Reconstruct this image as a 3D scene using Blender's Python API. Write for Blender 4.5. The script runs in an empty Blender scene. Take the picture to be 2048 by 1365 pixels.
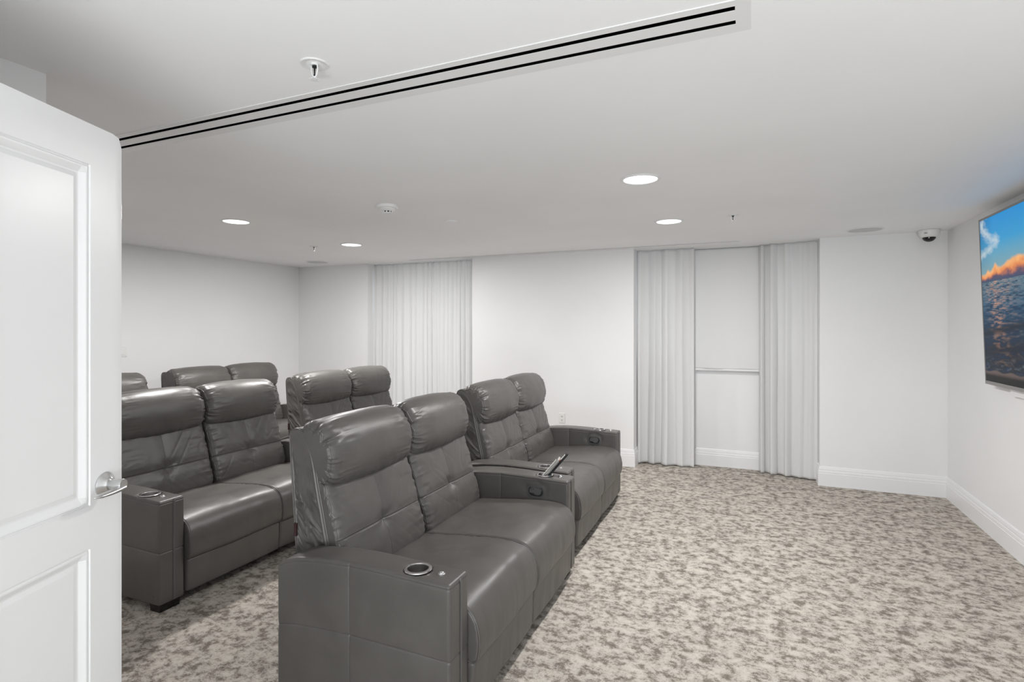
import bpy, math, random
import numpy as np
from mathutils import Vector, Matrix

# ------------------------------------------------------------------ camera, world, light
SC = bpy.context.scene
COL = SC.collection
CEIL = 2.3706
cam_d = bpy.data.cameras.new('camera'); cam = bpy.data.objects.new('camera', cam_d); COL.objects.link(cam)
cam_d.sensor_width = 36.0; cam_d.lens = 36.0 * 1105.0 / 2048.0
cam_d.shift_y = -(682.5 - 658.0) / 2048.0
cam_d.clip_start = 0.02
cam.location = (0, 0, 1.5); cam.rotation_euler = (math.radians(90), 0, math.radians(23.4))
SC.camera = cam
SC.view_settings.view_transform = 'Standard'; SC.view_settings.look = 'None'
SC.view_settings.gamma = 1.0; SC.view_settings.use_curve_mapping = False
SC.view_settings.exposure = 0.0

world = bpy.data.worlds.new('world'); SC.world = world; world.use_nodes = True
_bg = world.node_tree.nodes['Background']; _bg.inputs[0].default_value = (0.86, 0.93, 1.0, 1); _bg.inputs[1].default_value = 2.4

def area(name, loc, rot, sx, sy, power, color=(1, 1, 1), shape='RECTANGLE'):
    l = bpy.data.lights.new(name, 'AREA'); l.shape = shape; l.size = sx
    if shape == 'RECTANGLE': l.size_y = sy
    l.energy = power; l.color = color
    o = bpy.data.objects.new(name, l); COL.objects.link(o); o.location = loc; o.rotation_euler = rot
    return o
# unseen fill lamps added behind the camera: cool daylight fill and ceiling fill
area('lobby_daylight_fill', (-0.2, -3.35, 1.25), (math.radians(90), 0, 0), 3.6, 1.9, 26, (0.86, 0.94, 1.0))  # added area lamp standing in for cool daylight from the lobby side
area('added_ceiling_fill', (0.25, -1.5, 0.5), (math.radians(145), 0, math.radians(18)), 2.2, 0.8, 84, (0.95, 0.985, 1.0))  # added upward fill to brighten the ceiling, not a lamp of the lobby

# ------------------------------------------------------------------ helpers
rng = np.random.RandomState(7)
def srgb(r, g, b):
    def f(c):
        c /= 255.0
        return c / 12.92 if c <= 0.04045 else ((c + 0.055) / 1.055) ** 2.4
    return (f(r), f(g), f(b), 1.0)

def tag(o, label=None, cat=None, group=None, kind=None):
    if label: o['label'] = label
    if cat: o['category'] = cat
    if group: o['group'] = group
    if kind: o['kind'] = kind
    return o
def empty(name, loc, label=None, cat=None, group=None):
    o = bpy.data.objects.new(name, None); COL.objects.link(o); o.location = loc
    o.empty_display_size = 0.1
    return tag(o, label, cat, group)
def obj(name, V, F, mat, parent=None, smooth=True, loc=None):
    me = bpy.data.meshes.new(name)
    V = np.asarray(V, float)
    me.from_pydata(V.tolist(), [], [list(map(int, f)) for f in F]); me.update()
    if smooth: me.polygons.foreach_set('use_smooth', [True] * len(me.polygons))
    me.materials.append(mat)
    o = bpy.data.objects.new(name, me); COL.objects.link(o)
    if parent: o.parent = parent
    if loc is not None: o.location = loc
    return o
def sharp(o, deg=35):
    o.data.set_sharp_from_angle(angle=math.radians(deg)); return o
def fixn(o):
    import bmesh
    bm = bmesh.new(); bm.from_mesh(o.data); bmesh.ops.recalc_face_normals(bm, faces=bm.faces); bm.to_mesh(o.data); bm.free()
    return o
class MB:
    """collects simple solids into one mesh"""
    def __init__(s): s.V = []; s.F = []
    def add(s, V, F):
        n = len(s.V); s.V += [tuple(v) for v in V]; s.F += [[i + n for i in f] for f in F]; return s
    def box(s, x0, x1, y0, y1, z0, z1):
        V = [(x, y, z) for x in (x0, x1) for y in (y0, y1) for z in (z0, z1)]
        return s.add(V, [(0, 1, 3, 2), (4, 6, 7, 5), (0, 4, 5, 1), (2, 3, 7, 6), (0, 2, 6, 4), (1, 5, 7, 3)])
    def lathe(s, prof, n=32, c=(0, 0, 0), axis='z'):
        V = []; F = []; m = len(prof)
        for k in range(n):
            a = 2 * math.pi * k / n
            for r, h in prof:
                p = (r * math.cos(a), r * math.sin(a), h)
                if axis == 'y': p = (p[0], p[2], p[1])
                if axis == 'x': p = (p[2], p[0], p[1])
                V.append((p[0] + c[0], p[1] + c[1], p[2] + c[2]))
        for k in range(n):
            for j in range(m - 1):
                a, b = k * m + j, ((k + 1) % n) * m + j
                F.append((a, b, b + 1, a + 1))
        return s.add(V, F)
    def tube(s, P, r, n=8, closed=False):
        P = np.asarray(P, float); m = len(P)
        T = np.roll(P, -1, 0) - np.roll(P, 1, 0) if closed else np.gradient(P, axis=0)
        T /= np.linalg.norm(T, axis=1)[:, None] + 1e-12
        up = np.array([0, 0, 1.0]) if abs(T[0][2]) < 0.9 else np.array([1.0, 0, 0])
        N = np.cross(T[0], up); N /= np.linalg.norm(N)
        V = []
        for i in range(m):
            N = N - T[i] * (N @ T[i]); N /= np.linalg.norm(N) + 1e-12
            B = np.cross(T[i], N)
            rr = r[i] if hasattr(r, '__len__') else r
            for k in range(n):
                a = 2 * math.pi * k / n; V.append(P[i] + rr * (math.cos(a) * N + math.sin(a) * B))
        F = []
        for i in range(m if closed else m - 1):
            for k in range(n):
                a, b = i * n + k, i * n + (k + 1) % n
                c, d = ((i + 1) % m) * n + k, ((i + 1) % m) * n + (k + 1) % n
                F.append((a, b, d, c))
        if not closed:
            F.append(tuple(range(n))[::-1]); F.append(tuple((m - 1) * n + k for k in range(n)))
        return s.add(V, F)
    def prism(s, P, h0, h1, axis='z'):
        n = len(P)
        def p3(u, v, h):
            return {'z': (u, v, h), 'y': (u, h, v), 'x': (h, u, v)}[axis]
        V = [p3(u, v, h0) for u, v in P] + [p3(u, v, h1) for u, v in P]
        F = [tuple(range(n))[::-1], tuple(range(n, 2 * n))] + [(i, (i + 1) % n, n + (i + 1) % n, n + i) for i in range(n)]
        return s.add(V, F)
    def build(s, name, mat, parent=None, smooth=True, ang=35, loc=None):
        o = obj(name, s.V, s.F, mat, parent, smooth, loc); fixn(o)
        if smooth: sharp(o, ang)
        return o

# value noise, vectorised
_perm = np.random.RandomState(3).rand(4096)
def _h(i, j, k): return _perm[(i * 374761393 + j * 668265263 + k * 2147483647 + (i * j) * 1274126177) % 4096]
def vnoise(x, y=0.0, z=0.0):
    x, y, z = np.broadcast_arrays(np.asarray(x, float), np.asarray(y, float), np.asarray(z, float))
    xi, yi, zi = np.floor(x).astype(np.int64), np.floor(y).astype(np.int64), np.floor(z).astype(np.int64)
    fx, fy, fz = x - xi, y - yi, z - zi
    fx, fy, fz = fx * fx * (3 - 2 * fx), fy * fy * (3 - 2 * fy), fz * fz * (3 - 2 * fz)
    r = 0
    for a in (0, 1):
        for b in (0, 1):
            for c in (0, 1):
                w = (fx if a else 1 - fx) * (fy if b else 1 - fy) * (fz if c else 1 - fz)
                r = r + w * _h(xi + a, yi + b, zi + c)
    return r * 2 - 1
def fbm(x, y=0.0, z=0.0, o=3):
    r = 0; a = 1; s = 0
    for k in range(o):
        r = r + a * vnoise(np.asarray(x) * 2 ** k + 13.7 * k, np.asarray(y) * 2 ** k + 5.1 * k, np.asarray(z) * 2 ** k + 9.3 * k); s += a; a *= 0.5
    return r / s
G = lambda d, s: np.exp(-(d / s) ** 2)

def lines(lo, hi, step, dense=(), r=0.0, nr=5):
    """sample positions on [lo,hi] with rounded-corner rings and fine lines at the seams"""
    a = list(np.linspace(lo + r, hi - r, max(2, int((hi - lo - 2 * r) / step) + 1)))
    if r > 0:
        for k in range(1, nr + 1):
            t = r * math.tan(math.pi / 4 * k / nr); a += [lo + r - t, hi - r + t]
    for d in dense: a += [d + e for e in (-0.012, -0.007, -0.004, -0.002, 0, 0.002, 0.004, 0.007, 0.012)]
    a = np.unique(np.round(np.clip(a, lo, hi), 5))
    keep = [a[0]]
    for v in a[1:]:
        if v - keep[-1] > 0.0012: keep.append(v)
    keep[-1] = a[-1]
    return np.array(keep)
def rbox(X, Y, Z, r):
    """rounded box surface over grid lines; returns V, F, N"""
    VV = []; FF = []; off = 0
    def face(A, B, f):
        nonlocal off
        a, b = np.meshgrid(A, B, indexing='ij'); VV.append(f(a, b).reshape(-1, 3))
        n, m = len(A), len(B); idx = np.arange(n * m).reshape(n, m) + off
        FF.append(np.stack([idx[:-1, :-1], idx[1:, :-1], idx[1:, 1:], idx[:-1, 1:]], -1).reshape(-1, 4)); off += n * m
    st = lambda *a: np.stack(np.broadcast_arrays(*a), -1)
    for z in (Z[0], Z[-1]): face(X, Y, lambda a, b: st(a, b, z))
    for y in (Y[0], Y[-1]): face(X, Z, lambda a, b: st(a, y, b))
    for x in (X[0], X[-1]): face(Y, Z, lambda a, b: st(x, a, b))
    V = np.concatenate(VV); F = np.concatenate(FF)
    U, inv = np.unique(np.round(V, 6), axis=0, return_inverse=True); inv = inv.reshape(-1)
    F = inv[F]
    lo = np.array([X[0], Y[0], Z[0]]) + r; hi = np.array([X[-1], Y[-1], Z[-1]]) - r
    Q = np.clip(U, lo, hi); D = U - Q; N = D / (np.linalg.norm(D, axis=1)[:, None] + 1e-12)
    return Q + N * r, F, N

def resample(P, n=None, dens=None, m=4000):
    """closed Catmull-Rom through P, resampled to n points (density function on xz allowed)"""
    P = np.asarray(P, float); k = len(P); t = np.linspace(0, k, m, endpoint=False); i = t.astype(int); f = (t - i)[:, None]
    p0, p1, p2, p3 = P[(i - 1) % k], P[i % k], P[(i + 1) % k], P[(i + 2) % k]
    C = 0.5 * (2 * p1 + (p2 - p0) * f + (2 * p0 - 5 * p1 + 4 * p2 - p3) * f ** 2 + (3 * p1 - p0 - 3 * p2 + p3) * f ** 3)
    d = np.linalg.norm(np.roll(C, -1, 0) - C, axis=1)
    w = d * (dens(C[:, 0], C[:, 1]) if dens else 1.0)
    s = np.concatenate([[0], np.cumsum(w)]); L = s[-1]; q = np.linspace(0, L, n, endpoint=False)
    CC = np.vstack([C, C[:1]])
    return np.stack([np.interp(q, s, CC[:, 0]), np.interp(q, s, CC[:, 1])], -1)
def pnormals(P):
    T = np.roll(P, -1, 0) - np.roll(P, 1, 0); T /= np.linalg.norm(T, axis=1)[:, None] + 1e-12
    A = np.sum(P[:, 0] * np.roll(P[:, 1], -1) - np.roll(P[:, 0], -1) * P[:, 1])
    N = np.stack([T[:, 1], -T[:, 0]], -1)
    return N if A > 0 else -N
def shrink(P, N, d, e):
    """profile moved out by d and drawn in by e: first along the normal, then towards the middle"""
    e1 = min(e, 0.018); Q = P + N * (np.asarray(d) - e1)[..., None] if np.ndim(d) else P + N * (d - e1)
    c = P.mean(0); return c + (Q - c) * (1 - max(0.0, e - e1) / 0.14)
def loft(P, hw, r, disp, step=0.009, dense=(), nr=10, capdisp=None, caps=6, capbulge=0.0):
    """cushion: closed xz profile P lofted over y in [-hw,hw], ends rolled in with radius r.
    disp(P,N,y,t,de) -> displacement along the profile normal (t = arc position in metres, de = distance to end)"""
    N = pnormals(P); n = len(P)
    seg = np.linalg.norm(np.roll(P, -1, 0) - P, axis=1); t = np.concatenate([[0], np.cumsum(seg)])[:-1]
    ys = [(v, 0.0) for v in lines(-hw + r, hw - r, step, dense)]
    for k in range(1, nr + 1):
        a = math.pi / 2 * k / nr
        ys = [(-hw + r - r * math.sin(a), r * (1 - math.cos(a)))] + ys + [(hw - r + r * math.sin(a), r * (1 - math.cos(a)))]
    V = []
    for y, e in ys:
        d = disp(P, N, y, t, hw - abs(y))
        Q = shrink(P, N, d, e)
        V.append(np.stack([Q[:, 0], np.full(n, y), Q[:, 1]], -1))
    m = len(ys)
    c0 = P.mean(0)
    first, last = V[0], V[-1]
    pre, post = [], []
    for k in range(1, caps + 1):
        f = k / (caps + 0.25)
        for src, L, sg in ((first, pre, -1), (last, post, 1)):
            R = src.copy(); R[:, 0] = src[:, 0] * (1 - f) + c0[0] * f; R[:, 2] = src[:, 2] * (1 - f) + c0[1] * f
            b = capbulge * (1 - (1 - f) ** 2)
            if capdisp is not None: b = b + capdisp(t, f, sg, R)
            R[:, 1] = src[:, 1] + sg * b
            L.append(R)
    V = pre[::-1] + V + post
    M = len(V); V = np.concatenate(V)
    idx = np.arange(M * n).reshape(M, n); nx = np.roll(idx, -1, 1)
    F = np.stack([idx[:-1], idx[1:], nx[1:], nx[:-1]], -1).reshape(-1, 4).tolist()
    F.append(idx[0].tolist()); F.append(idx[-1][::-1].tolist())
    return V, F
def ring_at(P, hw, y, off):
    N = pnormals(P); Q = shrink(P, N, 0.0, -off) if off < 0 else P + N * off
    return np.stack([Q[:, 0], np.full(len(P), y), Q[:, 1]], -1)

# ------------------------------------------------------------------ materials
def mat(name, color=(0.8, 0.8, 0.8, 1), rough=0.5, metal=0.0, spec=0.5, emit=None, estr=0.0):
    m = bpy.data.materials.new(name); m.use_nodes = True; b = m.node_tree.nodes['Principled BSDF']
    b.inputs['Base Color'].default_value = color; b.inputs['Roughness'].default_value = rough
    b.inputs['Metallic'].default_value = metal; b.inputs['Specular IOR Level'].default_value = spec
    if emit: b.inputs['Emission Color'].default_value = emit; b.inputs['Emission Strength'].default_value = estr
    return m
def nodes(m): return m.node_tree.nodes, m.node_tree.links, m.node_tree.nodes['Principled BSDF']
def noise_node(m, scale, detail=4, rough=0.5, coord='Object', stretch=None, dist=0.0):
    N, L, b = nodes(m); tc = N.new('ShaderNodeTexCoord'); n = N.new('ShaderNodeTexNoise')
    n.inputs['Scale'].default_value = scale; n.inputs['Detail'].default_value = detail; n.inputs['Roughness'].default_value = rough; n.inputs['Distortion'].default_value = dist
    if stretch:
        mp = N.new('ShaderNodeMapping'); mp.inputs['Scale'].default_value = stretch
        L.new(tc.outputs[coord], mp.inputs[0]); L.new(mp.outputs[0], n.inputs['Vector'])
    else: L.new(tc.outputs[coord], n.inputs['Vector'])
    return n
def ramp(m, src, stops, interp='LINEAR'):
    N, L, b = nodes(m); r = N.new('ShaderNodeValToRGB'); r.color_ramp.interpolation = interp
    e = r.color_ramp.elements
    while len(e) < len(stops): e.new(0.5)
    for k, (p, c) in enumerate(stops): e[k].position = p; e[k].color = c
    L.new(src, r.inputs[0]); return r
def bump(m, srcs, dist=0.002):
    N, L, b = nodes(m); prev = None
    for src, st, dd in srcs:
        bn = N.new('ShaderNodeBump'); bn.inputs['Strength'].default_value = st; bn.inputs['Distance'].default_value = dd
        L.new(src, bn.inputs['Height'])
        if prev: L.new(prev.outputs[0], bn.inputs['Normal'])
        prev = bn
    L.new(prev.outputs[0], b.inputs['Normal'])

def paint(name, col, rough=0.55, amp=0.02, sc=60):
    m = mat(name, col, rough, spec=0.35); n = noise_node(m, sc, 3)
    n2 = noise_node(m, 1.3, 3)
    c0 = tuple(c * (1 - amp) for c in col[:3]) + (1,); c1 = tuple(min(1, c * (1 + amp)) for c in col[:3]) + (1,)
    r = ramp(m, n2.outputs[0], [(0.3, c0), (0.7, c1)]); N, L, b = nodes(m); L.new(r.outputs[0], b.inputs['Base Color'])
    bump(m, [(n.outputs[0], 0.12, 0.0015)])
    return m
M = {}
M['wall'] = paint('wall_paint', (0.84, 0.84, 0.845, 1), 0.5)
M['ceiling'] = paint('ceiling_paint', (0.92, 0.92, 0.925, 1), 0.6)
M['trim'] = paint('trim_paint', (0.84, 0.84, 0.85, 1), 0.3, 0.01, 25)
M['door'] = paint('door_paint', (0.79, 0.79, 0.795, 1), 0.28, 0.008, 30)
M['white_plastic'] = mat('white_plastic', (0.82, 0.82, 0.81, 1), 0.35)
M['white_metal'] = mat('white_enamel', (0.80, 0.80, 0.80, 1), 0.3)
M['grille'] = mat('grille_grey', (0.60, 0.60, 0.60, 1), 0.6)
M['black'] = mat('matte_black', (0.004, 0.004, 0.004, 1), 0.7, spec=0.2)
M['black_plastic'] = mat('black_plastic', (0.012, 0.012, 0.013, 1), 0.35)
M['dark_plastic'] = mat('dark_plastic', (0.085, 0.085, 0.088, 1), 0.35)
M['handle_black'] = mat('handle_black', (0.018, 0.018, 0.019, 1), 0.35)
M['dome'] = mat('smoked_dome', (0.006, 0.006, 0.007, 1), 0.08)
M['duct_dark'] = mat('duct_interior', (0.003, 0.003, 0.003, 1), 0.9, spec=0.0)
M['lens'] = mat('lit_lens', (0.9, 0.9, 0.9, 1), 0.4, emit=(1, 1, 1, 1), estr=3.0)
M['glass'] = mat('window_glass', (1, 1, 1, 1), 0.0); nodes(M['glass'])[2].inputs['Transmission Weight'].default_value = 1.0
M['wood_black'] = mat('black_wood', (0.008, 0.007, 0.006, 1), 0.25)
M['silver'] = mat('silver_plastic', (0.55, 0.54, 0.52, 1), 0.3, 0.7)
M['button_white'] = mat('button_white', (0.75, 0.74, 0.7, 1), 0.5)
M['button_red'] = mat('button_red', (0.5, 0.06, 0.03, 1), 0.5)
M['bezel'] = mat('tv_bezel_metal', (0.30, 0.29, 0.28, 1), 0.35, 0.8)
M['red_tag'] = mat('dark_red_tag', (0.035, 0.012, 0.012, 1), 0.7)
M['thread'] = mat('grey_piping_leather', (0.10, 0.098, 0.095, 1), 0.38)

m = mat('brushed_steel', (0.62, 0.61, 0.6, 1), 0.24, 1.0); n = noise_node(m, 30, 3, stretch=(1, 1, 12)); bump(m, [(n.outputs[0], 0.08, 0.001)]); M['steel'] = m
m = mat('chrome', (0.75, 0.75, 0.75, 1), 0.12, 1.0); M['chrome'] = m
m = mat('satin_nickel', (0.62, 0.62, 0.62, 1), 0.28, 1.0); n = noise_node(m, 90, 2); bump(m, [(n.outputs[0], 0.03, 0.001)]); M['nickel'] = m

def leather():
    m = mat('charcoal_leather', (0.05, 0.049, 0.047, 1), 0.36, spec=0.5); N, L, b = nodes(m)
    big = noise_node(m, 5.0, 4, 0.55); r = ramp(m, big.outputs[0], [(0.3, (0.082, 0.077, 0.072, 1)), (0.7, (0.106, 0.0995, 0.093, 1))]); L.new(r.outputs[0], b.inputs['Base Color'])
    r2 = ramp(m, big.outputs[0], [(0.25, (0.33, 0.33, 0.33, 1)), (0.75, (0.43, 0.43, 0.43, 1))]); L.new(r2.outputs[0], b.inputs['Roughness'])
    tc = N.new('ShaderNodeTexCoord'); vo = N.new('ShaderNodeTexVoronoi'); vo.inputs['Scale'].default_value = 420; L.new(tc.outputs['Object'], vo.inputs['Vector'])
    cr = noise_node(m, 22, 5, 0.6, dist=0.5)
    bump(m, [(cr.outputs[0], 0.16, 0.004), (vo.outputs['Distance'], 0.12, 0.0008)])
    return m
M['leather'] = leather()

def carpet():
    m = mat('mottled_carpet', (0.5, 0.47, 0.44, 1), 0.95, spec=0.1); N, L, b = nodes(m)
    a = noise_node(m, 21, 9, 0.76, stretch=(0.9, 1.0, 1.0), dist=0.1)
    a2 = noise_node(m, 8.0, 2, 0.5)
    sp = noise_node(m, 320, 2, 0.8)
    mix = N.new('ShaderNodeMath'); mix.operation = 'MULTIPLY_ADD'; mix.inputs[1].default_value = 0.42; L.new(sp.outputs[0], mix.inputs[0]); L.new(a.outputs[0], mix.inputs[2])
    mix2 = N.new('ShaderNodeMath'); mix2.operation = 'MULTIPLY_ADD'; mix2.inputs[1].default_value = 0.20; L.new(a2.outputs[0], mix2.inputs[0]); L.new(mix.outputs[0], mix2.inputs[2])
    r = ramp(m, mix2.outputs[0], [(0.675, srgb(124, 116, 107)), (0.755, srgb(142, 134, 125)), (0.815, srgb(194, 187, 178)), (0.93, srgb(212, 206, 198))])
    tone = ramp(m, a2.outputs[0], [(0.35, (0.94, 0.94, 0.95, 1)), (0.65, (1.0, 0.99, 0.975, 1))])
    mm = N.new('ShaderNodeMixRGB'); mm.blend_type = 'MULTIPLY'; mm.inputs[0].default_value = 1.0; L.new(r.outputs[0], mm.inputs[1]); L.new(tone.outputs[0], mm.inputs[2])
    L.new(mm.outputs[0], b.inputs['Base Color'])
    bump(m, [(sp.outputs[0], 0.6, 0.004)])
    return m
M['carpet'] = carpet()

def sheer():
    m = mat('white_curtain_linen', (0.86, 0.86, 0.86, 1), 0.8, spec=0.1); N, L, b = nodes(m)
    out = N['Material Output']; tr = N.new('ShaderNodeBsdfTranslucent'); tr.inputs[0].default_value = (0.9, 0.9, 0.9, 1)
    mx = N.new('ShaderNodeMixShader'); mx.inputs[0].default_value = 0.27
    L.new(b.outputs[0], mx.inputs[1]); L.new(tr.outputs[0], mx.inputs[2]); L.new(mx.outputs[0], out.inputs['Surface'])
    w = noise_node(m, 300, 2, stretch=(1, 1, 0.15)); bump(m, [(w.outputs[0], 0.08, 0.0008)])
    return m
M['curtain'] = sheer()
m = mat('roller_shade_fabric', (0.83, 0.83, 0.83, 1), 0.7, spec=0.2); n = noise_node(m, 260, 2); bump(m, [(n.outputs[0], 0.05, 0.0008)]); M['shade'] = m
N, L, b = nodes(m); tr = N.new('ShaderNodeBsdfTranslucent'); tr.inputs[0].default_value = (0.9, 0.9, 0.9, 1); mx = N.new('ShaderNodeMixShader'); mx.inputs[0].default_value = 0.08
L.new(b.outputs[0], mx.inputs[1]); L.new(tr.outputs[0], mx.inputs[2]); L.new(mx.outputs[0], N['Material Output'].inputs['Surface'])

def screen_mat():
    m = mat('tv_picture', (0.004, 0.004, 0.004, 1), 0.35, spec=0.08); N, L, b = nodes(m)
    at = N.new('ShaderNodeAttribute'); at.attribute_name = 'picture'
    L.new(at.outputs['Color'], b.inputs['Emission Color']); b.inputs['Emission Strength'].default_value = 1.0
    return m
M['screen'] = screen_mat()

# ------------------------------------------------------------------ the room
XL, XR, YB, YN = -5.93, 1.60, 6.03, 1.10          # left, right, back wall, near wall of the left bay
XE, YD = -2.21, 0.17                               # entry return and doorway wall
YR = 6.42                                          # back of the window recesses
W1 = (-1.17, 0.605); W2 = (-4.72, -3.14)           # recesses along the back wall
def struct(name, mb, m): return tag(mb.build(name, m, None, smooth=False), kind='structure')

struct('floor', MB().box(-6.4, 2.6, -3.6, 6.9, -0.12, 0.0), M['carpet'])
# ceiling with two slots cut for the linear diffusers
DX0, DX1, DY0, DY1 = -4.2, -0.04, 1.598, 1.716     # main slots
EX0, EX1, EY0, EY1 = -3.95, -0.12, 5.895, 5.915    # slot by the windows
mb = MB(); xs = sorted({-6.4, DX0, EX0, EX1, DX1, 2.6}); ys = sorted({-3.6, DY0, DY1, EY0, EY1, 6.9})
for i in range(len(xs) - 1):
    for j in range(len(ys) - 1):
        cx, cy = (xs[i] + xs[i + 1]) / 2, (ys[j] + ys[j + 1]) / 2
        if (DX0 < cx < DX1 and DY0 < cy < DY1) or (EX0 < cx < EX1 and EY0 < cy < EY1): continue
        mb.box(xs[i], xs[i + 1], ys[j], ys[j + 1], CEIL, CEIL + 0.16)
struct('ceiling', mb, M['ceiling'])
struct('wall_left', MB().box(XL - 0.12, XL, YN - 0.12, YB + 0.5, 0, CEIL), M['wall'])
struct('wall_right', MB().box(XR, XR + 0.12, -3.6, YB + 0.5, 0, CEIL), M['wall'])
WZ = {-1.08: (1.12, 2.28), -4.71: (0.19, 2.34)}
mb = MB()
for a, b_ in ((XL, W2[0]), (W2[1], W1[0]), (W1[1], XR)): mb.box(a, b_, YB, YR + 0.12, 0, CEIL)
OPEN = ((W1, (-1.08, 0.48)), (W2, (-4.71, -3.15)))
for (a, b_), (o0, o1) in OPEN:
    z0, z1 = WZ[o0]
    mb.box(a, b_, YR, YR + 0.12, 0, z0); mb.box(a, b_, YR, YR + 0.12, z1, CEIL)
    mb.box(a, o0, YR, YR + 0.12, z0, z1); mb.box(o1, b_, YR, YR + 0.12, z0, z1)
struct('wall_back', mb, M['wall'])
for k, (rc, (o0, o1)) in enumerate(OPEN):
    WZ0, WZ1 = WZ[o0]
    mb = MB(); f = 0.05; y0, y1 = YR + 0.05, YR + 0.10; zm = (WZ0 + WZ1) / 2
    mb.box(o0, o0 + f, y0, y1, WZ0, WZ1).box(o1 - f, o1, y0, y1, WZ0, WZ1).box(o0 + f, o1 - f, y0, y1, WZ0, WZ0 + f).box(o0 + f, o1 - f, y0, y1, WZ1 - f, WZ1).box(o0 + f, o1 - f, y0, y1, zm - 0.02, zm + 0.02)
    w = struct('window_%d' % (k + 1), mb, M['trim'])
    MB().box(o0 + f, o1 - f, YR + 0.072, YR + 0.078, WZ0 + f, WZ1 - f).build('pane', M['glass'], w, smooth=False)
# near wall of the left bay, entry return, doorway wall, lobby
struct('wall_near', MB().box(XL, XE, YN - 0.12, YN, 0, CEIL).box(XE - 0.12, XE, YD, YN - 0.12, 0, CEIL).box(XE - 0.12, -1.40, YD - 0.12, YD, 0, CEIL), M['wall'])
struct('wall_lobby', MB().box(-2.6, -2.48, -3.5, YD - 0.12, 0, CEIL).box(-2.6, XR, -3.62, -3.5, 0, CEIL), M['wall'])

BPROF = [(0, 0), (0.017, 0), (0.017, 0.118), (0.0145, 0.124), (0.0145, 0.128), (0.016, 0.131), (0.014, 0.146), (0.011, 0.150), (0.011, 0.154), (0.012, 0.157), (0.008, 0.180), (0.004, 0.186), (0, 0.186)]
def baseboard(name, path):
    """profile swept along a floor polyline, room on the left-hand side of travel"""
    P = [Vector((x, y)) for x, y in path]; n = len(P); V = []; F = []; m = len(BPROF)
    for i in range(n):
        d0 = (P[i] - P[i - 1]).normalized() if i > 0 else None
        d1 = (P[i + 1] - P[i]).normalized() if i < n - 1 else None
        nn = lambda d: Vector((-d.y, d.x))
        if d0 is None: o = nn(d1)
        elif d1 is None: o = nn(d0)
        else:
            a, b = nn(d0), nn(d1); o = (a + b); o = o / (o.length_squared / 2) if o.length > 1e-6 else a
        for t, h in BPROF: V.append((P[i].x + o.x * t, P[i].y + o.y * t, h))
    for i in range(n - 1):
        for j in range(m - 1): F.append((i * m + j, i * m + j + 1, (i + 1) * m + j + 1, (i + 1) * m + j))
    F.append(tuple(range(m))); F.append(tuple((n - 1) * m + j for j in range(m))[::-1])
    o = obj(name, V, F, M['trim'], None, True); fixn(o); sharp(o, 20); return tag(o, kind='structure')
baseboard('baseboard_right', [(XR, YD), (XR, YB)])
baseboard('baseboard_back', [(XR, YB), (W1[1], YB), (W1[1], YR), (W1[0], YR), (W1[0], YB), (W2[1], YB), (W2[1], YR), (W2[0], YR), (W2[0], YB), (XL, YB)])
baseboard('baseboard_left', [(XL, YB), (XL, YN)])
baseboard('baseboard_near', [(XL, YN), (XE, YN), (XE, YD), (-1.40, YD)])

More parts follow.
